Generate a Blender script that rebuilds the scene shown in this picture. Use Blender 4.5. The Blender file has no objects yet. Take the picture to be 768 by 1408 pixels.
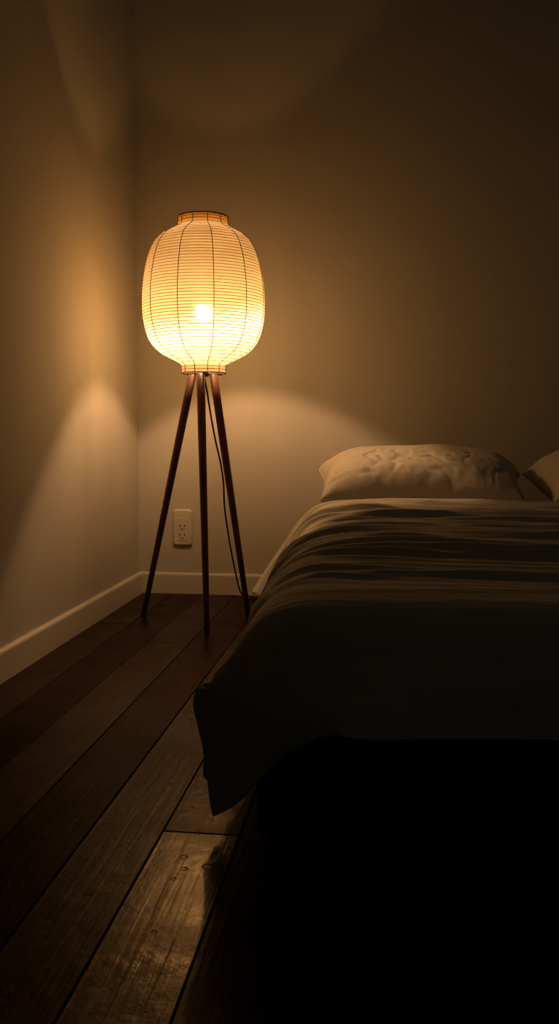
import bpy, bmesh, math, random
from mathutils import Vector, Matrix, noise
C = bpy.context.scene.collection
S = bpy.context.scene
PI = math.pi
random.seed(4)

# ---------------------------------------------------------------- materials
def mat(name, col, rough=.6, spec=.5, bump=None, var=None, sheen=0):
    """col linear rgb; bump=(scale, strength, dist); var=(scale, amount)."""
    m = bpy.data.materials.new(name); m.use_nodes = True
    nt = m.node_tree; b = nt.nodes['Principled BSDF']
    b.inputs['Base Color'].default_value = (*col, 1)
    b.inputs['Roughness'].default_value = rough
    b.inputs['Specular IOR Level'].default_value = spec
    if sheen:
        b.inputs['Sheen Weight'].default_value = sheen
    tc = nt.nodes.new('ShaderNodeTexCoord')
    if var:
        n = nt.nodes.new('ShaderNodeTexNoise'); n.inputs['Scale'].default_value = var[0]
        n.inputs['Detail'].default_value = 4
        nt.links.new(tc.outputs['Object'], n.inputs['Vector'])
        r = nt.nodes.new('ShaderNodeMix'); r.data_type = 'RGBA'
        r.inputs[6].default_value = (*[c * (1 - var[1]) for c in col], 1)
        r.inputs[7].default_value = (*[min(1, c * (1 + var[1])) for c in col], 1)
        nt.links.new(n.outputs['Fac'], r.inputs[0]); nt.links.new(r.outputs[2], b.inputs['Base Color'])
    if bump:
        n2 = nt.nodes.new('ShaderNodeTexNoise'); n2.inputs['Scale'].default_value = bump[0]
        n2.inputs['Detail'].default_value = 5
        nt.links.new(tc.outputs['Object'], n2.inputs['Vector'])
        bp = nt.nodes.new('ShaderNodeBump'); bp.inputs['Strength'].default_value = bump[1]
        bp.inputs['Distance'].default_value = bump[2]
        nt.links.new(n2.outputs['Fac'], bp.inputs['Height']); nt.links.new(bp.outputs['Normal'], b.inputs['Normal'])
    return m

def wood_mat(name, dark, light, rough, axis, spec=.5):
    """streaky grain running along an object axis."""
    m = bpy.data.materials.new(name); m.use_nodes = True
    nt = m.node_tree; b = nt.nodes['Principled BSDF']
    tc = nt.nodes.new('ShaderNodeTexCoord'); mp = nt.nodes.new('ShaderNodeMapping')
    sc = [60, 60, 60]; sc[axis] = 3
    mp.inputs['Scale'].default_value = sc
    nt.links.new(tc.outputs['Object'], mp.inputs['Vector'])
    n = nt.nodes.new('ShaderNodeTexNoise'); n.inputs['Scale'].default_value = 1; n.inputs['Detail'].default_value = 5
    nt.links.new(mp.outputs['Vector'], n.inputs['Vector'])
    r = nt.nodes.new('ShaderNodeValToRGB')
    r.color_ramp.elements[0].position = .3; r.color_ramp.elements[0].color = (*dark, 1)
    r.color_ramp.elements[1].position = .75; r.color_ramp.elements[1].color = (*light, 1)
    nt.links.new(n.outputs['Fac'], r.inputs['Fac']); nt.links.new(r.outputs['Color'], b.inputs['Base Color'])
    b.inputs['Roughness'].default_value = rough; b.inputs['Specular IOR Level'].default_value = spec
    return m

HOLES = [(-0.28, 1.172, 0.006), (-0.272, 1.139, 0.0055), (-0.243, 1.149, 0.0065), (-0.362, 1.424, 0.0045), (-0.304, 1.336, 0.0035), (-0.381, 1.192, 0.0035), (-0.365, 1.178, 0.0035), (-0.395, 1.211, 0.0025), (-0.589, 2.046, 0.0045), (-0.529, 1.73, 0.0035), (-0.48, 1.722, 0.004), (-0.511, 1.727, 0.003), (-0.404, 1.696, 0.003), (-0.218, 1.209, 0.004), (-0.272, 0.983, 0.004), (-0.28, 1.11, 0.004)]
def floor_mat():
    m = bpy.data.materials.new('old_stained_floorboards'); m.use_nodes = True
    nt = m.node_tree; L = nt.links.new; N = nt.nodes.new
    b = nt.nodes['Principled BSDF']
    tc = N('ShaderNodeTexCoord'); geo = N('ShaderNodeNewGeometry')
    # shift the grain of every board by its own random number
    off = N('ShaderNodeVectorMath'); off.operation = 'SCALE'; off.inputs[0].default_value = (3.1, 17.3, 7.7)
    L(geo.outputs['Random Per Island'], off.inputs['Scale'])
    add = N('ShaderNodeVectorMath'); add.operation = 'ADD'
    L(tc.outputs['Object'], add.inputs[0]); L(off.outputs[0], add.inputs[1])
    mp = N('ShaderNodeMapping'); mp.inputs['Scale'].default_value = (75, 2.6, 1)
    L(add.outputs[0], mp.inputs['Vector'])
    g = N('ShaderNodeTexNoise'); g.inputs['Scale'].default_value = 1; g.inputs['Detail'].default_value = 6
    g.inputs['Distortion'].default_value = .6
    L(mp.outputs['Vector'], g.inputs['Vector'])
    r = N('ShaderNodeValToRGB')
    r.color_ramp.elements[0].position = .28; r.color_ramp.elements[0].color = (.009, .0025, .0007, 1)
    r.color_ramp.elements[1].position = .78; r.color_ramp.elements[1].color = (.030, .0092, .0026, 1)
    L(g.outputs['Fac'], r.inputs['Fac'])
    # board to board tone
    tone = N('ShaderNodeMapRange'); tone.inputs['To Min'].default_value = .82; tone.inputs['To Max'].default_value = 1.18
    L(geo.outputs['Random Per Island'], tone.inputs['Value'])
    mul = N('ShaderNodeVectorMath'); mul.operation = 'SCALE'
    L(r.outputs['Color'], mul.inputs[0]); L(tone.outputs[0], mul.inputs['Scale'])
    flat = N('ShaderNodeVectorMath'); flat.operation = 'MULTIPLY'; flat.inputs[1].default_value = (1, 1, 0)
    wn = N('ShaderNodeTexNoise'); wn.inputs['Scale'].default_value = 90; L(tc.outputs['Object'], wn.inputs['Vector'])
    wv = N('ShaderNodeVectorMath'); wv.operation = 'MULTIPLY_ADD'; wv.inputs[1].default_value = (.005, .005, 0); wv.inputs[2].default_value = (-.0025, -.0025, 0)
    L(wn.outputs['Color'], wv.inputs[0])
    wa = N('ShaderNodeVectorMath'); wa.operation = 'ADD'; L(wv.outputs[0], wa.inputs[0]); L(tc.outputs['Object'], wa.inputs[1]); L(wa.outputs[0], flat.inputs[0])
    # knots: sparse dark spots
    mp2 = N('ShaderNodeMapping'); mp2.inputs['Scale'].default_value = (9, 4.5, 1)
    L(add.outputs[0], mp2.inputs['Vector'])
    v = N('ShaderNodeTexVoronoi'); v.inputs['Scale'].default_value = 1
    L(mp2.outputs['Vector'], v.inputs['Vector'])
    k = N('ShaderNodeMapRange'); k.inputs['From Min'].default_value = .045; k.inputs['From Max'].default_value = .085
    L(v.outputs['Distance'], k.inputs['Value'])
    # old nail holes and small knots, each at its own spot
    kk = None
    for x, y, rad_ in HOLES:
        ds = N('ShaderNodeVectorMath'); ds.operation = 'DISTANCE'; ds.inputs[1].default_value = (x, y, 0)
        L(flat.outputs[0], ds.inputs[0])
        q = N('ShaderNodeMath'); q.operation = 'DIVIDE'; q.inputs[1].default_value = rad_
        L(ds.outputs['Value'], q.inputs[0])
        if kk is None: kk = q
        else:
            mn = N('ShaderNodeMath'); mn.operation = 'MINIMUM'; L(kk.outputs[0], mn.inputs[0]); L(q.outputs[0], mn.inputs[1]); kk = mn
    hm = N('ShaderNodeMapRange'); hm.inputs['From Min'].default_value = .6; hm.inputs['From Max'].default_value = 1.1
    L(kk.outputs[0], hm.inputs['Value'])
    km = N('ShaderNodeMath'); km.operation = 'MINIMUM'; L(k.outputs[0], km.inputs[0]); L(hm.outputs[0], km.inputs[1]); k = km
    mix = N('ShaderNodeMix'); mix.data_type = 'RGBA'
    mix.inputs[6].default_value = (.006, .003, .0015, 1)
    L(k.outputs[0], mix.inputs[0]); L(mul.outputs[0], mix.inputs[7])
    L(mix.outputs[2], b.inputs['Base Color'])
    # varnish: worn, uneven gloss
    w = N('ShaderNodeTexNoise'); w.inputs['Scale'].default_value = 9; w.inputs['Detail'].default_value = 5
    L(tc.outputs['Object'], w.inputs['Vector'])
    rr = N('ShaderNodeMapRange'); rr.inputs['From Min'].default_value = .3; rr.inputs['From Max'].default_value = .7
    rr.inputs['To Min'].default_value = .26; rr.inputs['To Max'].default_value = .44
    L(w.outputs['Fac'], rr.inputs['Value'])
    po = N('ShaderNodeAttribute'); po.attribute_name = 'polish'
    sp = N('ShaderNodeMapRange'); sp.inputs['To Min'].default_value = .04; sp.inputs['To Max'].default_value = .62
    L(po.outputs['Fac'], sp.inputs['Value']); L(sp.outputs[0], b.inputs['Specular IOR Level'])
    ro = N('ShaderNodeMath'); ro.operation = 'MULTIPLY_ADD'; ro.inputs[1].default_value = -.12
    L(po.outputs['Fac'], ro.inputs[0]); L(rr.outputs[0], ro.inputs[2]); L(ro.outputs[0], b.inputs['Roughness'])
    b.inputs['Specular Tint'].default_value = (1, .80, .58, 1)
    # relief: grain plus slight cupping and dents
    w2 = N('ShaderNodeTexNoise'); w2.inputs['Scale'].default_value = 34; w2.inputs['Detail'].default_value = 4
    L(add.outputs[0], w2.inputs['Vector'])
    ad = N('ShaderNodeMath'); ad.operation = 'MULTIPLY_ADD'; ad.inputs[1].default_value = .85
    L(g.outputs['Fac'], ad.inputs[0]); L(w2.outputs['Fac'], ad.inputs[2])
    ad2 = N('ShaderNodeMath'); ad2.operation = 'MULTIPLY_ADD'; ad2.inputs[1].default_value = .5
    L(k.outputs[0], ad2.inputs[0]); L(ad.outputs[0], ad2.inputs[2])
    bp = N('ShaderNodeBump'); bp.inputs['Strength'].default_value = .55; bp.inputs['Distance'].default_value = .0022
    L(ad2.outputs[0], bp.inputs['Height']); L(bp.outputs['Normal'], b.inputs['Normal'])
    return m

def linen_mat(name, col, var=.06, fine=False):
    m = bpy.data.materials.new(name); m.use_nodes = True
    nt = m.node_tree; L = nt.links.new; N = nt.nodes.new; b = nt.nodes['Principled BSDF']
    tc = N('ShaderNodeTexCoord')
    n = N('ShaderNodeTexNoise'); n.inputs['Scale'].default_value = 7; n.inputs['Detail'].default_value = 6
    L(tc.outputs['Object'], n.inputs['Vector'])
    r = N('ShaderNodeMix'); r.data_type = 'RGBA'
    r.inputs[6].default_value = (*[c * (1 - var) for c in col], 1); r.inputs[7].default_value = (*[c * (1 + var) for c in col], 1)
    L(n.outputs['Fac'], r.inputs[0]); L(r.outputs[2], b.inputs['Base Color'])
    b.inputs['Roughness'].default_value = .9; b.inputs['Specular IOR Level'].default_value = .15
    b.inputs['Sheen Weight'].default_value = .12
    c = N('ShaderNodeTexNoise'); c.inputs['Scale'].default_value = 55; c.inputs['Detail'].default_value = 6
    L(tc.outputs['Object'], c.inputs['Vector'])
    bp = N('ShaderNodeBump'); bp.inputs['Strength'].default_value = .35; bp.inputs['Distance'].default_value = .003
    L(c.outputs['Fac'], bp.inputs['Height'])
    if fine:                                  # small creases running across the bed
        mp = N('ShaderNodeMapping'); mp.inputs['Scale'].default_value = (7, 75, 20)
        L(tc.outputs['Object'], mp.inputs['Vector'])
        c2 = N('ShaderNodeTexNoise'); c2.inputs['Scale'].default_value = 1; c2.inputs['Detail'].default_value = 3; c2.inputs['Distortion'].default_value = .8
        L(mp.outputs['Vector'], c2.inputs['Vector'])
        b2 = N('ShaderNodeBump'); b2.inputs['Strength'].default_value = .6; b2.inputs['Distance'].default_value = .004
        L(c2.outputs['Fac'], b2.inputs['Height']); L(b2.outputs['Normal'], bp.inputs['Normal'])
    L(bp.outputs['Normal'], b.inputs['Normal'])
    return m

def paper_mat(name='lantern_paper', c0=(.89, .82, .52), c1=(.95, .89, .62), tint=(1, .74, .45), trans=None, blur=.10):
    trans = PAPER_TRANS if trans is None else trans
    m = bpy.data.materials.new(name); m.use_nodes = True
    nt = m.node_tree; L = nt.links.new; N = nt.nodes.new
    nt.nodes.remove(nt.nodes['Principled BSDF']); out = nt.nodes['Material Output']
    tc = N('ShaderNodeTexCoord')
    n = N('ShaderNodeTexNoise'); n.inputs['Scale'].default_value = 40; n.inputs['Detail'].default_value = 5
    L(tc.outputs['Object'], n.inputs['Vector'])
    r = N('ShaderNodeMix'); r.data_type = 'RGBA'
    r.inputs[6].default_value = (*c0, 1); r.inputs[7].default_value = (*c1, 1)
    L(n.outputs['Fac'], r.inputs[0])
    tl = N('ShaderNodeBsdfTranslucent'); L(r.outputs[2], tl.inputs['Color'])
    df = N('ShaderNodeBsdfDiffuse'); L(r.outputs[2], df.inputs['Color'])
    tr = N('ShaderNodeBsdfTransparent'); tr.inputs['Color'].default_value = (*tint, 1)
    a = N('ShaderNodeMixShader'); a.inputs[0].default_value = PAPER_DIFF
    L(tl.outputs[0], a.inputs[1]); L(df.outputs[0], a.inputs[2])
    # fibres also blur what is seen through the sheet a little
    rf = N('ShaderNodeBsdfRefraction'); rf.inputs['IOR'].default_value = 1.12; rf.inputs['Roughness'].default_value = .75
    rf.inputs['Color'].default_value = (1, .86, .66, 1)
    a2 = N('ShaderNodeMixShader'); a2.inputs[0].default_value = blur
    L(a.outputs[0], a2.inputs[1]); L(rf.outputs[0], a2.inputs[2]); a = a2
    c = N('ShaderNodeMixShader'); c.inputs[0].default_value = trans
    L(a.outputs[0], c.inputs[1]); L(tr.outputs[0], c.inputs[2])
    L(c.outputs[0], out.inputs['Surface'])
    return m

def glow_mat(name, col, strength):
    m = bpy.data.materials.new(name); m.use_nodes = True
    nt = m.node_tree; nt.nodes.remove(nt.nodes['Principled BSDF'])
    e = nt.nodes.new('ShaderNodeEmission'); e.inputs['Color'].default_value = (*col, 1); e.inputs['Strength'].default_value = strength
    nt.links.new(e.outputs[0], nt.nodes['Material Output'].inputs['Surface'])
    return m

PAPER_TRANS, PAPER_DIFF = .63, .40
BULB_COL, BULB_STRENGTH = (1.0, .62, .28), 585.0
SPOT_COL, SPOT_POWER = (1.0, .72, .56), 41.0
UP_COL, UP_POWER = (1.0, .66, .34), 7.0

M = dict(
    wall=mat('matt_wall_paint', (.43, .41, .365), .85, .2, bump=(220, .08, .002)),
    trim=mat('painted_trim', (.52, .49, .43), .45, .4),
    floor=floor_mat(),
    under=mat('subfloor', (.01, .006, .004), .9),
    paper=paper_mat(),
    collar=paper_mat('amber_collar_paper', (.78, .40, .07), (.84, .45, .09), (.8, .36, .06), .25),
    rib=mat('bamboo_rib', (.30, .13, .04), .6),
    cordm=mat('brown_lantern_cord', (.05, .02, .008), .8),
    ring=wood_mat('lantern_ring_wood', (.16, .06, .02), (.30, .13, .05), .45, 0),
    leg=wood_mat('walnut_leg', (.055, .017, .006), (.125, .044, .015), .55, 2, .25),
    black=mat('black_metal', (.012, .011, .010), .4),
    socket=mat('socket_porcelain', (.75, .70, .60), .4),
    bulb=glow_mat('lit_bulb', BULB_COL, BULB_STRENGTH),
    cable=mat('dark_cable', (.022, .011, .007), .75, .2),
    plate=mat('ivory_plastic', (.50, .475, .42), .35),
    slot=mat('socket_hole', (.006, .005, .004), .7),
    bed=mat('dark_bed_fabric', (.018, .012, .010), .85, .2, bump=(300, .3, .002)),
    sheet=linen_mat('white_sheet', (.50, .465, .40)),
    pillow=linen_mat('white_pillowcase', (.50, .465, .40)),
    duvet=linen_mat('grey_linen', (.45, .415, .34), fine=True),
)

# ---------------------------------------------------------------- helpers
def obj(name, bm, m, parent=None, smooth=False):
    me = bpy.data.meshes.new(name); bm.to_mesh(me); bm.free()
    me.materials.append(m)
    if smooth:
        for p in me.polygons: p.use_smooth = True
    o = bpy.data.objects.new(name, me); C.objects.link(o)
    if parent: o.parent = parent
    return o

def tag(o, label, cat, group=None):
    o['label'] = label; o['category'] = cat
    if group: o['group'] = group
    return o

def thing(name, label, cat, loc=(0, 0, 0), group=None):
    o = bpy.data.objects.new(name, None); C.objects.link(o); o.location = loc
    o.empty_display_size = .05
    return tag(o, label, cat, group)

def struct(name, bm, m):
    o = obj(name, bm, m); o['kind'] = 'structure'; return o

def add_box(bm, lo, hi, bev=0, seg=2):
    v = [bm.verts.new((x, y, z)) for x in (lo[0], hi[0]) for y in (lo[1], hi[1]) for z in (lo[2], hi[2])]
    F = [(0, 1, 3, 2), (4, 6, 7, 5), (0, 4, 5, 1), (2, 3, 7, 6), (0, 2, 6, 4), (1, 5, 7, 3)]
    fs = [bm.faces.new([v[i] for i in f]) for f in F]
    if bev:
        es = list({e for f in fs for e in f.edges})
        bmesh.ops.bevel(bm, geom=es, offset=bev, segments=seg, affect='EDGES', profile=.5)

def box(lo, hi, bev=0, seg=2):
    bm = bmesh.new(); add_box(bm, lo, hi, bev, seg); return bm

def lathe(prof, n=96, cap=True):
    """prof: list of (r, z). closed caps where asked."""
    bm = bmesh.new(); rings = []
    for r, z in prof:
        rings.append([bm.verts.new((r * math.cos(2 * PI * i / n), r * math.sin(2 * PI * i / n), z)) for i in range(n)])
    for a, b in zip(rings, rings[1:]):
        for i in range(n):
            j = (i + 1) % n
            bm.faces.new((a[i], a[j], b[j], b[i]))
    if cap:
        bm.faces.new(rings[0][::-1]); bm.faces.new(rings[-1])
    return bm

def ring_band(r0, r1, z0, z1, n=96):
    """closed hoop of rectangular section."""
    bm = bmesh.new(); sec = [(r0, z0), (r1, z0), (r1, z1), (r0, z1)]; rings = []
    for i in range(n):
        a = 2 * PI * i / n
        rings.append([bm.verts.new((r * math.cos(a), r * math.sin(a), z)) for r, z in sec])
    for i in range(n):
        A, B = rings[i], rings[(i + 1) % n]
        for k in range(4):
            l = (k + 1) % 4
            bm.faces.new((A[k], B[k], B[l], A[l]))
    bmesh.ops.recalc_face_normals(bm, faces=bm.faces)
    return bm

def tube(pts, rad, n=8, cap=True, bm=None):
    """tube along a polyline; rad a number or one per point."""
    bm = bm or bmesh.new()
    pts = [Vector(p) for p in pts]
    if not isinstance(rad, (list, tuple)): rad = [rad] * len(pts)
    t0 = (pts[1] - pts[0]).normalized()
    ref = Vector((0, 0, 1)) if abs(t0.z) < .9 else Vector((1, 0, 0))
    nrm = (ref - t0 * ref.dot(t0)).normalized(); rings = []
    for i, p in enumerate(pts):
        t = (pts[min(i + 1, len(pts) - 1)] - pts[max(i - 1, 0)]).normalized()
        nrm = (nrm - t * nrm.dot(t)).normalized(); b = t.cross(nrm)
        rings.append([bm.verts.new(p + (nrm * math.cos(2 * PI * k / n) + b * math.sin(2 * PI * k / n)) * rad[i]) for k in range(n)])
    for A, B in zip(rings, rings[1:]):
        for k in range(n):
            l = (k + 1) % n
            bm.faces.new((A[k], A[l], B[l], B[k]))
    if cap:
        bm.faces.new(rings[0][::-1]); bm.faces.new(rings[-1])
    return bm

def cr(p0, p1, p2, p3, t):
    return .5 * ((2 * p1) + (p2 - p0) * t + (2 * p0 - 5 * p1 + 4 * p2 - p3) * t * t + (3 * p1 - p0 - 3 * p2 + p3) * t * t * t)

def spline(P, n):
    """n samples per span through the points P."""
    P = [Vector(p) for p in P]; out = []
    for i in range(len(P) - 1):
        a = P[max(i - 1, 0)]; d = P[min(i + 2, len(P) - 1)]
        for k in range(n):
            out.append(cr(a, P[i], P[i + 1], d, k / n))
    out.append(P[-1].copy()); return out

def interp(tab, x):
    """smooth monotone-ish table lookup."""
    if x <= tab[0][0]: return tab[0][1]
    for i in range(len(tab) - 1):
        if x <= tab[i + 1][0]:
            t = (x - tab[i][0]) / (tab[i + 1][0] - tab[i][0])
            a = tab[max(i - 1, 0)][1]; d = tab[min(i + 2, len(tab) - 1)][1]
            return cr(a, tab[i][1], tab[i + 1][1], d, t)
    return tab[-1][1]

def sm(a, b, x):
    t = max(0, min(1, (x - a) / (b - a))); return t * t * (3 - 2 * t)

# ---------------------------------------------------------------- the room
XL, YB = -.93, 3.208            # faces of the left and the back wall
XR, YF, ZC = 2.6, -1.8, 2.6
struct('wall_back', box((XL - .12, YB, -.05), (XR + .12, YB + .12, ZC)), M['wall'])
struct('wall_left', box((XL - .12, YF, -.05), (XL, YB, ZC)), M['wall'])

def skirting(pts_fn):
    bm = bmesh.new()
    sec = [(0, 0), (.015, 0), (.015, .071), (.0135, .0755), (.009, .079), (0, .079)]   # (out from wall, z)
    A = [bm.verts.new(pts_fn(0, o, z)) for o, z in sec]; B = [bm.verts.new(pts_fn(1, o, z)) for o, z in sec]
    n = len(sec)
    for i in range(n):
        j = (i + 1) % n
        bm.faces.new((A[i], A[j], B[j], B[i]))
    bm.faces.new(A[::-1]); bm.faces.new(B)
    bmesh.ops.recalc_face_normals(bm, faces=bm.faces)
    return bm
struct('baseboard_back', skirting(lambda e, o, z: ((XL, XR)[e], YB - o, z)), M['trim'])
struct('baseboard_left', skirting(lambda e, o, z: (XL + o, (YF, YB - .015)[e], z)), M['trim'])

# floorboards, long boards running towards the back wall
bm = bmesh.new()
seams = [-.93, -.803, -.683, -.559, -.441, -.330, -.212, -.094]
while seams[-1] < XR: seams.append(seams[-1] + random.choice((.117, .119, .122)))
joints = {5: [1.248, 2.62], 4: [2.25], 6: [1.05, 2.2], 3: [.35], 2: [2.42], 7: [.6, 2.0]}
for i in range(len(seams) - 1):
    ys = [YF] + sorted(joints.get(i, [random.uniform(.2, 2.8)])) + [YB]
    for y0, y1 in zip(ys, ys[1:]):
        tmp = bmesh.new()
        g = .0011
        add_box(tmp, (seams[i] + g, y0 + .0008, -.02), (seams[i + 1] - g, y1 - .0008, random.uniform(-.0008, 0)), .001, 1)
        me = bpy.data.meshes.new('tmp'); tmp.to_mesh(me); tmp.free(); bm.from_mesh(me); bpy.data.meshes.remove(me)
fl = struct('floor', bm, M['floor'])
at = fl.data.attributes.new('polish', 'FLOAT', 'FACE')      # one board is worn smooth and shinier
for p in fl.data.polygons:
    c = p.center
    at.data[p.index].value = .40 if seams[5] < c.x < seams[6] and c.y < 1.248 else (.12 if (int(c.x * 37) % 3) else 0.0)
struct('subfloor', box((XL - .12, YF - .12, -.06), (XR + .12, YB + .12, -.019)), M['under'])

# ---------------------------------------------------------------- floor lamp
LX, LY = -.574, 2.718
lamp = thing('floor_lamp', 'lit paper lantern floor lamp on three brown wooden legs in the room corner', 'lamp', (LX, LY, 0))
Z0, Z1 = .793, 1.268                      # bottom and top rim of the shade
PROF = [(.793, .0690), (.806, .0692), (.818, .0705), (.826, .083), (.837, .105), (.850, .130), (.868, .1515), (.892, .169),
        (.920, .1795), (.955, .1868), (.990, .1893), (1.030, .1890), (1.070, .1858), (1.105, .1800), (1.140, .1720), (1.170, .1610),
        (1.195, .1465), (1.214, .1260), (1.227, .1030), (1.238, .0830), (1.247, .0780), (1.268, .0765)]
def rad(z): return interp(PROF, z)
TURNS = 47
pitch = (1.243 - .818) / TURNS
prof = []
NZ = 380
for k in range(NZ + 1):
    z = Z0 + (Z1 - Z0) * k / NZ
    r = rad(z)
    if .818 < z < 1.243:                    # paper bellies out a little between ribs
        r += .0011 * abs(math.sin(PI * (z - .818) / pitch)) - .0004
    prof.append((r, z))
shade = obj('paper_shade', lathe([p for p in prof if p[1] < 1.2445], 128, cap=False), M['paper'], lamp, True)
shade['label'] = 'glowing cream paper lantern shade with fine horizontal ribs'
tc_ = obj('top_collar', lathe([p for p in prof if p[1] > 1.243], 128, cap=False), M['collar'], lamp, True); tc_['label'] = 'amber paper collar at the top of the shade'
# thin bamboo rib wound as one spiral, hoop after hoop
sp = []
for k in range(TURNS * 64 + 1):
    a = 2 * PI * k / 64; z = .818 + pitch * k / 64
    r = rad(z) + .0002
    sp.append((r * math.cos(a), r * math.sin(a), z))
obj('bamboo_rib', tube(sp, .00110, 5), M['rib'], shade, True)
for z in (.803, .812, 1.252, 1.2605):
    r = rad(z) + .0003
    obj('collar_rib', tube([(r * math.cos(2 * PI * k / 64), r * math.sin(2 * PI * k / 64), z) for k in range(65)], .0009, 5, False), M['rib'], shade, True)
# vertical cords
NC = 11
view = math.atan2(-LY, -LX)                 # direction from lamp to the front
for i in range(NC):
    a = view + math.radians(9.1) + 2 * PI * i / NC
    pts = []
    for k in range(70):
        z = Z0 + .001 + (Z1 - Z0 - .002) * k / 69; r = rad(z) + .0009
        pts.append((r * math.cos(a), r * math.sin(a), z))
    obj('shade_cord', tube(pts, .00115, 6), M['cordm'], shade, True)
obj('top_ring', ring_band(.0740, .0785, Z1 - .003, Z1 + .002), M['ring'], lamp, True)
obj('bottom_ring', ring_band(.0640, .0700, Z0 - .0025, Z0 + .0008), M['ring'], lamp, True)

# spider under the shade that carries lamp holder and legs
bm = bmesh.new()
for a in (view, view + 2 * PI / 3, view - 2 * PI / 3):
    tube([(0, 0, Z0 - .002), (.066 * math.cos(a), .066 * math.sin(a), Z0 - .002)], .003, 8, True, bm)
hub = obj('shade_carrier', bm, M['black'], lamp, True)
obj('carrier_hub', lathe([(.010, Z0 - .012), (.015, Z0 - .010), (.015, Z0 + .004), (.008, Z0 + .008)], 24), M['black'], lamp, True)
obj('bulb_holder', lathe([(.0158, .9945), (.0168, .997), (.0160, 1.004), (.0132, 1.010), (.0132, 1.020), (.006, 1.026), (.0022, 1.028)], 24), M['black'], lamp, True)
wa = view + PI + .45
obj('bulb_arm', tube(spline([(q * math.cos(wa), q * math.sin(wa), z) for q, z in ((.0655, Z0 - .001), (.0655, .85), (.063, .93), (.052, .99), (.028, 1.021), (.002, 1.024))], 8), .0014, 8), M['black'], lamp, True)
bm = lathe([(.0160, .9945), (.0175, .9905), (.0188, .985), (.0190, .981), (.0175, .972), (.0135, .966), (.0080, .9625), (.0020, .9615)][::-1], 32)
bulb = obj('light_bulb', bm, M['bulb'], lamp, True); bulb['label'] = 'glowing bulb inside the lantern'

legs = [((-.615, 2.735), (-.798, 2.790), 0), ((-.574, 2.668), (-.532, 2.546), 1), ((-.548, 2.740), (-.446, 2.803), 2)]
def leg_mesh(top, foot, zt):
    T = Vector((top[0] - LX, top[1] - LY, zt)); B = Vector((foot[0] - LX, foot[1] - LY, 0.0))
    d = (T - B).normalized()
    # horizontal cut at the floor: lay rings of a tapered round leg, first ring flattened on z = 0
    n = 20; bm = bmesh.new(); rings = []
    ref = Vector((1, 0, 0)); u = (ref - d * ref.dot(d)).normalized(); w = d.cross(u)
    for k in range(11):
        t = k / 10; c = B.lerp(T, t); r = .0085 + (.0128 - .0085) * min(1, t * 1.25)
        ring = []
        for i in range(n):
            p = c + (u * math.cos(2 * PI * i / n) + w * math.sin(2 * PI * i / n)) * r
            if k == 0: p = p - d * (p.z / d.z)
            if k == 10: p = p + d * ((zt - p.z) / d.z)
            ring.append(bm.verts.new(p))
        rings.append(ring)
    for A, Bq in zip(rings, rings[1:]):
        for i in range(n):
            j = (i + 1) % n; bm.faces.new((A[i], A[j], Bq[j], Bq[i]))
    bm.faces.new(rings[0][::-1]); bm.faces.new(rings[-1])
    return bm
for top, foot, k in legs:
    obj('leg', leg_mesh(top, foot, Z0 - .003), M['leg'], lamp, True)
# power cable: hangs from the holder, runs down to the floor and off behind the bed
def L(x, y, z): return (x - LX, y - LY, z)
cab = [L(-.574, 2.716, .785), L(-.566, 2.722, .74), L(-.556, 2.735, .66), L(-.546, 2.76, .58), L(-.536, 2.79, .51), L(-.531, 2.815, .44),
       L(-.533, 2.84, .37), L(-.529, 2.87, .29), L(-.522, 2.91, .20), L(-.516, 2.96, .12), L(-.512, 3.01, .058), L(-.503, 3.06, .018),
       L(-.487, 3.10, .0042), L(-.463, 3.125, .0032), L(-.435, 3.15, .0032), L(-.39, 3.168, .0032), L(-.33, 3.174, .0032), L(-.25, 3.176, .0032), L(-.21, 3.176, .0032)]
cb = obj('power_cable', tube(spline(cab, 8), .0029, 8), M['cable'], lamp, True); cb['label'] = 'thin dark cable hanging down to the floor'

# the lamp's light: bulb is the glowing mesh; two added spots make the wall cones, down and weakly up
def spot(name, z, aim, half, power, col, blend, axis_level, r=.035):
    l = bpy.data.lights.new(name, 'SPOT'); l.energy = power; l.color = col
    l.spot_size = math.radians(2 * half); l.spot_blend = blend; l.shadow_soft_size = r
    o = bpy.data.objects.new(name, l); C.objects.link(o); o.location = (LX, LY, z)
    o.rotation_euler = Vector(aim).to_track_quat('-Z', 'Y').to_euler()
    # added spot's strength, shaped to suit the light on the walls: weaker along its axis than towards the edge of the cone
    l.use_nodes = True; nt = l.node_tree; em = nt.nodes['Emission']
    tc = nt.nodes.new('ShaderNodeTexCoord'); sx = nt.nodes.new('ShaderNodeSeparateXYZ')
    ab = nt.nodes.new('ShaderNodeMath'); ab.operation = 'ABSOLUTE'
    mr = nt.nodes.new('ShaderNodeMapRange'); mr.inputs['From Min'].default_value = .927; mr.inputs['From Max'].default_value = .77
    mr.inputs['To Min'].default_value = axis_level; mr.inputs['To Max'].default_value = 1
    nt.links.new(tc.outputs['Normal'], sx.inputs[0]); nt.links.new(sx.outputs['Z'], ab.inputs[0])
    nt.links.new(ab.outputs[0], mr.inputs['Value']); nt.links.new(mr.outputs[0], em.inputs['Strength'])
    return o
spot('added_spot_down', 1.125, (.077, .079, -1), 49.3, SPOT_POWER, SPOT_COL, .13, .25)
spot('added_spot_up', 1.03, (-.02, .02, 1), 37.5, UP_POWER, UP_COL, .25, .6)

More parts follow.
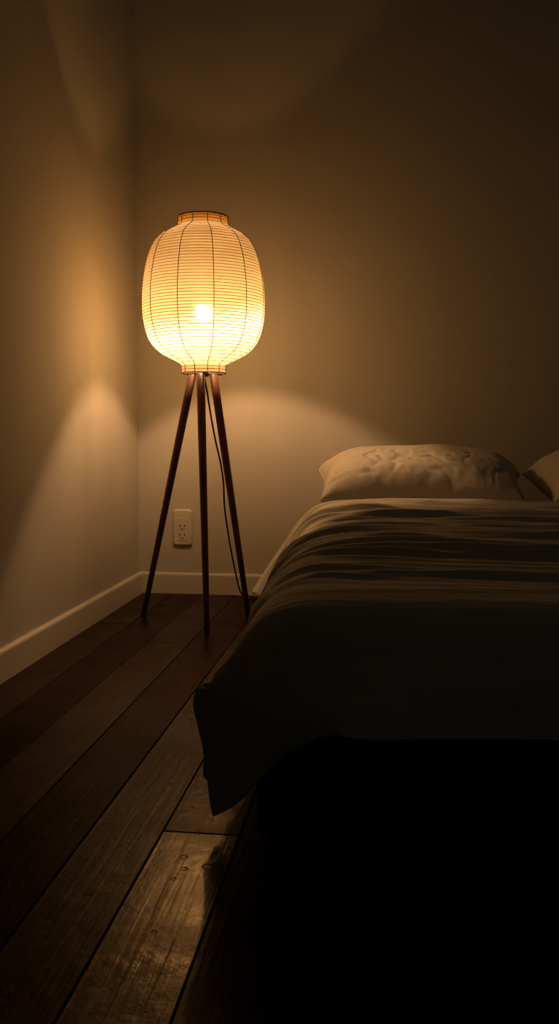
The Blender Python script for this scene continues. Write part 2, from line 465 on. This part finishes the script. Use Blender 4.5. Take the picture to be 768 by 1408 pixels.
# ---------------------------------------------------------------- wall outlet
ox, oz, w, h = -.7605, .2515, .074, .137
out = thing('wall_outlet', 'ivory double power outlet plate on the back wall behind the lamp legs', 'outlet', (ox, YB, oz))
def rrect(w, h, r, y0, y1, inset=.004, n=6):
    """rounded plate standing off the wall towards -Y."""
    bm = bmesh.new()
    def ringv(W, H, R, y):
        vs = []
        for cx, cz, a0 in ((W / 2 - R, H / 2 - R, 0), (-W / 2 + R, H / 2 - R, 90), (-W / 2 + R, -H / 2 + R, 180), (W / 2 - R, -H / 2 + R, 270)):
            for k in range(n + 1):
                a = math.radians(a0 + 90 * k / n); vs.append(bm.verts.new((cx + R * math.cos(a), y, cz + R * math.sin(a))))
        return vs
    d = y1 - y0
    R0 = [ringv(w, h, r, y0), ringv(w, h, r, y0 + d * .45), ringv(w - inset * .7, h - inset * .7, r, y0 + d * .8), ringv(w - inset * 2.2, h - inset * 2.2, r * .9, y1)]
    for A, B in zip(R0, R0[1:]):
        m_ = len(A)
        for i in range(m_):
            j = (i + 1) % m_; bm.faces.new((A[i], A[j], B[j], B[i]))
    bm.faces.new(R0[0]); bm.faces.new(R0[-1][::-1])
    bmesh.ops.recalc_face_normals(bm, faces=bm.faces)
    return bm
obj('cover_plate', rrect(w, h, .012, 0, -.0115, .005), M['plate'], out)
def off(bm, x, z):
    bmesh.ops.translate(bm, verts=bm.verts, vec=(x, 0, z)); return bm
obj('insert_panel', off(rrect(.040, .086, .003, -.0112, -.0132, .0008), 0, -.007), M['plate'], out)
for cz, nm in ((.003, 0), (-.031, 1)):
    face = obj('socket_face', off(rrect(.027, .027, .010, -.0131, -.0143, .0008), 0, cz), M['plate'], out)
    for dx in (-.0088, .0088):
        obj('slot', box((dx - .0022, -.0147, cz + .001), (dx + .0022, -.0140, cz + .0078)), M['slot'], face)
    bm = lathe([(.0030, 0), (.0030, .0007)], 14); bmesh.ops.rotate(bm, cent=(0, 0, 0), matrix=Matrix.Rotation(PI / 2, 3, 'X'), verts=bm.verts)
    bmesh.ops.translate(bm, verts=bm.verts, vec=(0, -.0140, cz - .0080))
    obj('slot', bm, M['slot'], face)

# ---------------------------------------------------------------- bed
BX0, BX1, BY0, BY1 = -.184, 1.150, 1.238, 3.190
bed = thing('bed_frame', 'low dark box bed frame under the grey duvet', 'bed', ((BX0 + BX1) / 2, (BY0 + BY1) / 2, 0))
bx, by = bed.location.x, bed.location.y
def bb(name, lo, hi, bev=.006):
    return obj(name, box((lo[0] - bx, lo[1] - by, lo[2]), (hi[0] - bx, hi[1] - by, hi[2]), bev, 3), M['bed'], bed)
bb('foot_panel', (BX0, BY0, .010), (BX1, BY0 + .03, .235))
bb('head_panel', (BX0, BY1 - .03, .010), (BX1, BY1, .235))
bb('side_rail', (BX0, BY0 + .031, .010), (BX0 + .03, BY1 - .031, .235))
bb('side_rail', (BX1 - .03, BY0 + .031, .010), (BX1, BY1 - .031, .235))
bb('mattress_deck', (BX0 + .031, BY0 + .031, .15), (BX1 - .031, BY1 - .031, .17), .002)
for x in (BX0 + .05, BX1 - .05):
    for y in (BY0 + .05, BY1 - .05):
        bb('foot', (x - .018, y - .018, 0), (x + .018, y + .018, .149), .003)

# mattress in a fitted sheet: soft box
def soft_box(lo, hi, r, nx, ny, nz, bulge=.0):
    bm = bmesh.new()
    add_box(bm, lo, hi, r, 6)
    return bm
mt = obj('mattress', soft_box((BX0 - .028, BY0 + .034, .240), (BX1 + .028, BY1 - .012, .363), .055, 1, 1, 1), M['sheet'], None, True)
mt.location = (0, 0, 0)
tag(mt, 'mattress in a white fitted sheet, its corner showing beside the left pillow', 'mattress')

# ---------------------------------------------------------------- pillows
def pillow(name, label, cx, cy, hw, hd, T, tilt, base_z, seed):
    NU, NV = 150, 100
    bm = bmesh.new(); top = []; bot = []
    cs, sn = math.cos(tilt), math.sin(tilt)
    def P(u, v, side):
        au, av = abs(u), abs(v)
        # outline: corners stick out, edges pull in
        x = hw * u * (1 - .055 * (1 - v)) * (1 - .050 * (1 - v * v) * au ** 3 + .02 * au ** 4 * av ** 4)
        y = hd * v * (1 - .085 * (1 - u * u) * av ** 3 + .02 * au ** 4 * av ** 4)
        e = max(0, (1 - au ** 3.4)) * max(0, (1 - av ** 3.6))
        t = (T if side > 0 else T * .5) * e ** .46
        # soft plumpness, pulls from the ends and a knot of folds in front
        q = Vector((u * 2.2 + seed, v * 1.8, side * 3.0 + seed))
        wr = .006 * noise.noise(q * 1.2)
        front = sm(.55, -.25, v)
        dq = Vector((u * 4.4 + v * 1.6 + seed, v * 2.4 - u * 1.1, seed * 2))
        k = noise.noise(dq); crease = -.0065 * max(0, 1 - 5.0 * abs(k)) ** 1.6 * (.12 + .88 * front)
        k = noise.noise(dq * 2.1 + Vector((5, 2, 1))); crease += .0028 * max(0, 1 - 3.4 * abs(k)) * front
        pull = .005 * noise.noise(Vector((u * 2 + seed, v * 9, 3 + seed))) * sm(.45, 1, au)
        z = side * t + (wr + crease + pull) * e ** .35 * (1 if side > 0 else .4)
        z += (.012 * noise.noise(Vector((u * 3 + seed, v * 3, 9))) + .006 * noise.noise(Vector((u * 9 + seed, v * 9, 4)))) * (1 - e)   # flopping hem
        yy, zz = y * cs - z * sn, y * sn + z * cs
        return Vector((x, yy, zz))
    for j in range(NV + 1):
        v = -math.cos(PI * j / NV) * .5 + (2 * j / NV - 1) * .5
        rt, rb = [], []
        for i in range(NU + 1):
            u = -math.cos(PI * i / NU) * .5 + (2 * i / NU - 1) * .5
            a, b = P(u, v, 1), P(u, v, -1)
            edge = i in (0, NU) or j in (0, NV)
            va = bm.verts.new(a)
            rt.append(va); rb.append(va if edge else bm.verts.new(b))
        top.append(rt); bot.append(rb)
    for j in range(NV):
        for i in range(NU):
            bm.faces.new((top[j][i], top[j][i + 1], top[j + 1][i + 1], top[j + 1][i]))
            q = (bot[j][i], bot[j + 1][i], bot[j + 1][i + 1], bot[j][i + 1])
            if len(set(q)) == 4:
                try: bm.faces.new(q)
                except ValueError: pass
    zmin = min(v.co.z for v in bm.verts)
    # settle: flatten everything that would sink into the sheet
    rest = zmin + .012
    for v in bm.verts:
        if v.co.z < rest: v.co.z = rest - .0015 * (rest - v.co.z) / .012
    zmin = min(v.co.z for v in bm.verts)
    bmesh.ops.translate(bm, verts=bm.verts, vec=(0, 0, -zmin))
    loop = [top[0][i] for i in range(NU + 1)] + [top[j][NU] for j in range(1, NV + 1)] + [top[NV][i] for i in range(NU - 1, -1, -1)] + [top[j][0] for j in range(NV - 1, -1, -1)]
    edge = [v.co.copy() for v in loop]
    o = obj(name, bm, M['pillow'], None, True)
    o.location = (cx, cy, base_z)
    pipe = obj('seam_piping', tube(edge, .0021, 6, False), M['pillow'], o, True)
    return tag(o, label, 'pillow', None)
pillow('pillow', 'rumpled white pillow at the head of the bed, the one nearest the lamp', .106, 2.895, .343, .198, .124, math.radians(10), .3635, 1.7)
pillow('pillow', 'white pillow running out of the right edge of the picture, farther from the lamp', .812, 2.895, .343, .198, .128, math.radians(10), .3635, 5.2)

# ---------------------------------------------------------------- duvet
TX = [-.01, .2, .45, .7, .93]
rowsL = [   # Y, then (X, z) of left hem, mid, upper, shoulder, edge, then top z
    (2.650, [(-.414, .113), (-.366, .194), (-.318, .266), (-.257, .342), (-.180, .388)], .394),
    (2.59, [(-.380, .110), (-.338, .192), (-.297, .264), (-.247, .341), (-.170, .392)], .403),
    (2.37, [(-.300, .100), (-.284, .180), (-.262, .258), (-.224, .336), (-.152, .388)], .403),
    (2.10, [(-.297, .110), (-.281, .190), (-.253, .270), (-.212, .340), (-.145, .386)], .402),
    (1.85, [(-.290, .120), (-.263, .196), (-.238, .270), (-.206, .338), (-.138, .384)], .400),
    (1.60, [(-.278, .126), (-.254, .200), (-.229, .266), (-.201, .335), (-.134, .382)], .396),
    (1.42, [(-.276, .115), (-.256, .190), (-.224, .262), (-.197, .333), (-.133, .381)], .391),
    (1.28, [(-.275, .088), (-.262, .170), (-.220, .258), (-.193, .331), (-.130, .378)], .386),
]
grid = []
def right(rl, z):
    return [(1.08, z - .004), (1.165, z - .055), (1.205, z - .125), (1.225, z - .2), (1.235, z - .275)]
for Y, lp, zt in rowsL:
    row = [Vector((x, Y, z)) for x, z in lp] + [Vector((x, Y, zt)) for x in TX] + [Vector((x, Y, z)) for x, z in right(0, zt)]
    grid.append(row)
def frow(left, Y, zs, rz):
    row = [Vector(p) for p in left] + [Vector((x, Y + dy, z)) for x, (z, dy) in zip(TX, zs)] + [Vector((x, y, z)) for x, y, z in rz]
    grid.append(row)
R8 = [(1.08, 1.165, .362), (1.16, 1.17, .32), (1.20, 1.18, .26), (1.22, 1.19, .19), (1.23, 1.2, .12)]
R9 = [(1.08, 1.115, .30), (1.14, 1.12, .29), (1.20, 1.14, .25), (1.22, 1.16, .2), (1.225, 1.17, .13)]
R10 = [(1.08, 1.09, .25), (1.13, 1.095, .24), (1.18, 1.11, .2), (1.2, 1.13, .16), (1.21, 1.14, .12)]
R11 = [(1.08, 1.08, .215), (1.12, 1.085, .19), (1.16, 1.09, .15), (1.18, 1.1, .12), (1.19, 1.11, .09)]
frow([(-.263, 1.275, .065), (-.262, 1.252, .155), (-.233, 1.224, .256), (-.190, 1.188, .325), (-.128, 1.168, .360)], 1.165, [(.367, 0)] * 5, R8)
frow([(-.257, 1.262, .050), (-.266, 1.243, .176), (-.240, 1.214, .258), (-.166, 1.148, .288), (-.098, 1.122, .299)], 1.115, [(.302, 0), (.300, .0), (.302, 0), (.30, 0), (.30, 0)], R9)
frow([(-.259, 1.255, .040), (-.270, 1.235, .213), (-.226, 1.196, .226), (-.152, 1.130, .226), (-.086, 1.098, .248)], 1.092, [(.252, -.006), (.255, .006), (.250, -.004), (.252, .004), (.25, 0)], R10)
frow([(-.254, 1.248, .026), (-.216, 1.222, .056), (-.178, 1.188, .106), (-.134, 1.132, .166), (-.070, 1.092, .214)], 1.080, [(.219, -.008), (.222, .008), (.214, -.006), (.218, .006), (.215, 0)], R11)

NJ, NI = len(grid), len(grid[0])
def surf(a, b):
    i = min(int(a), NI - 2); j = min(int(b), NJ - 2); s, t = a - i, b - j
    col = []
    for jj in (j - 1, j, j + 1, j + 2):
        r = grid[max(0, min(NJ - 1, jj))]
        col.append(cr(r[max(i - 1, 0)], r[i], r[i + 1], r[min(i + 2, NI - 1)], s))
    return cr(*col, t)
# denser samples where the picture looks closely
A = []
dens = [10, 12, 14, 14, 18, 22, 26, 26, 22, 14, 10, 8, 8, 8]
for i in range(NI - 1): A += [i + k / dens[i] for k in range(dens[i])]
A.append(NI - 1)
B = []
densb = [10, 44, 50, 44, 44, 32, 26, 20, 14, 12, 12]
for j in range(NJ - 1): B += [j + k / densb[j] for k in range(densb[j])]
B.append(NJ - 1)
base = [[surf(a, b) for a in A] for b in B]
FOLD = [(1.30, 0), (1.50, .000), (1.56, .003), (1.63, .004), (1.685, -.005), (1.74, .004), (1.82, .007), (1.89, .005), (1.945, -.013),
        (2.02, -.006), (2.16, .005), (2.27, .009), (2.33, .003), (2.38, .006), (2.45, .001), (2.52, .004), (2.60, 0), (2.72, 0)]
rng = random.Random(11)
CREASES = []
for k in range(58):
    y0 = 1.24 + 1.38 * (k + rng.random()) / 58
    cx = rng.uniform(-.35, .75); ln = rng.uniform(.22, .75)
    CREASES.append((y0, cx, ln, rng.uniform(-.06, .06), rng.uniform(.0035, .0085) * (.45 if y0 < 1.34 else 1), rng.uniform(.009, .016), rng.uniform(0, 50)))
def creases(x, y):
    h = 0
    for y0, cx, ln, sl, am, w, sd in CREASES:
        ux = (x - cx) / ln
        if abs(ux) >= 1 or abs(y - y0) > .16: continue
        dy = y - y0 - sl * (x - cx) - .035 * noise.noise(Vector((x * 2.6 + sd, sd, 0))) - .008 * noise.noise(Vector((x * 11, sd, 3)))
        if -.09 < dy < .06:
            h += am * (1 - ux * ux) ** .6 * (math.exp(-(dy / w) ** 2) - .55 * math.exp(-((dy + 2.3 * w) / (1.6 * w)) ** 2))
    return h
bm = bmesh.new(); V = []
for jb, b in enumerate(B):
    row = []
    # arc length across the bed measured from the left top edge
    s = [0.0]
    for k in range(1, len(A)): s.append(s[-1] + (base[jb][k] - base[jb][k - 1]).length)
    k4 = min(range(len(A)), key=lambda k: abs(A[k] - 4)); s0 = s[k4]
    for ia, a in enumerate(A):
        p = base[jb][ia]
        du = base[jb][min(ia + 1, len(A) - 1)] - base[jb][max(ia - 1, 0)]
        dv = base[min(jb + 1, len(B) - 1)][ia] - base[max(jb - 1, 0)][ia]
        n = du.cross(-dv)
        n = n.normalized() if n.length > 1e-9 else Vector((0, 0, 1))
        if n.z < 0 and 3.5 < a < 10 and b < 7: n = -n
        x = s[ia] - s0; y = p.y if b < 8 else 1.165 - (b - 8) * .08
        top = sm(8.2, 6.6, b)                      # gathers live on top and fade towards the foot
        amp = (.30 + .70 * sm(1.30, 1.62, y)) * (.85 + .15 * sm(-.5, -.1, x))
        d = 0
        yy = y + .030 * noise.noise(Vector((x * 1.5, y * 1.6, 4.0))) + .022 * noise.noise(Vector((x * 3.6, y * 3, 7)))
        d += .0065 * noise.noise(Vector((x * .7, yy * 7.5, 1.0)))
        k1 = noise.noise(Vector((x * 1.0, yy * 12, 2.0))); d += .0095 * max(0, 1 - 2.6 * abs(k1)) ** 1.3
        k2 = noise.noise(Vector((x * 2.0, yy * 21, 5.0))); d += .0022 * max(0, 1 - 2.4 * abs(k2)) ** 1.2
        k3 = noise.noise(Vector((x * 4.2, yy * 36, 6.0))); d += .0012 * max(0, 1 - 2.2 * abs(k3))
        d = (d - .006) * (1.25 + .6 * sm(2.0, 2.4, y) * sm(.5, -.1, x)) * amp * top
        if b < 8.6 and top > 0: d += creases(x, y) * top
        # the deep fold across the bed: the part near the pillows is pushed up into a roll
        yf = y + .045 * math.sin(x * 2.1 + .9) + .035 * noise.noise(Vector((x * 2.0, 0, 3)))
        w_ = sm(-.50, -.02, x) * .75 + .25
        d += 1.0 * interp(FOLD, yf) * w_ * top
        # big soft hang folds on the foot drop and on the left drop
        side = sm(3.6, 1.5, a)
        d += side * sm(7, 5, b) * (1 + .8 * sm(3, 1, b)) * (.008 * noise.noise(Vector((y * 6.5, x * 1.0, 11))) + .006 * noise.noise(Vector((y * 15, x * 1.3, 12))))
        foot = sm(8.2, 10, b)
        d += foot * (.009 * noise.noise(Vector((x * 5.0 + (b - 8) * .35, (b - 8) * .4, 15))) + .003 * noise.noise(Vector((x * 13, b, 16))))
        d += .0012 * noise.noise(Vector((x * 9, y * 9, 20)))
        d *= 1 - .9 * sm(4.4, 3.0, a) * sm(5.6, 7.2, b)        # the corner hangs smooth
        row.append(bm.verts.new(p + n * d))
    V.append(row)
for j in range(len(B) - 1):
    for i in range(len(A) - 1):
        bm.faces.new((V[j][i], V[j + 1][i], V[j + 1][i + 1], V[j][i + 1]))
dv = obj('duvet', bm, M['duvet'], None, True)
so = dv.modifiers.new('thickness', 'SOLIDIFY'); so.thickness = .010; so.offset = -1
sb = dv.modifiers.new('round', 'SUBSURF'); sb.levels = 0; sb.render_levels = 1
tag(dv, 'crumpled grey linen duvet spread over the bed, one corner hanging towards the floor', 'duvet')

# ---------------------------------------------------------------- camera, world, view
W = bpy.data.worlds.new('night'); S.world = W; W.use_nodes = True
bg = W.node_tree.nodes['Background']; bg.inputs[0].default_value = (1, .93, .68, 1); bg.inputs[1].default_value = .012
F = 1200.0
yaw = math.atan2(148, math.hypot(F, 106)); pit = math.atan(106 / F); roll = .003
f = Vector((-math.sin(yaw) * math.cos(pit), math.cos(yaw) * math.cos(pit), -math.sin(pit)))
r = Vector((math.cos(yaw), math.sin(yaw), 0)); u = r.cross(f)
r2 = r * math.cos(roll) + u * math.sin(roll); u2 = u * math.cos(roll) - r * math.sin(roll)
cd = bpy.data.cameras.new('camera'); cam = bpy.data.objects.new('camera', cd); C.objects.link(cam)
mw = Matrix((( r2.x, u2.x, -f.x, 0), (r2.y, u2.y, -f.y, 0), (r2.z, u2.z, -f.z, .6), (0, 0, 0, 1)))
cam.matrix_world = mw
cd.sensor_fit = 'VERTICAL'; cd.sensor_height = 36; cd.lens = F / 1408 * 36; cd.clip_start = .02
S.camera = cam
S.view_settings.view_transform = 'Standard'; S.view_settings.look = 'None'
S.view_settings.gamma = 1; S.view_settings.use_curve_mapping = False
S.view_settings.exposure = 0.0
S.cycles.max_bounces = 10; S.cycles.transparent_max_bounces = 24
S.cycles.diffuse_bounces = 6; S.cycles.transmission_bounces = 8
S.cycles.sample_clamp_indirect = 6
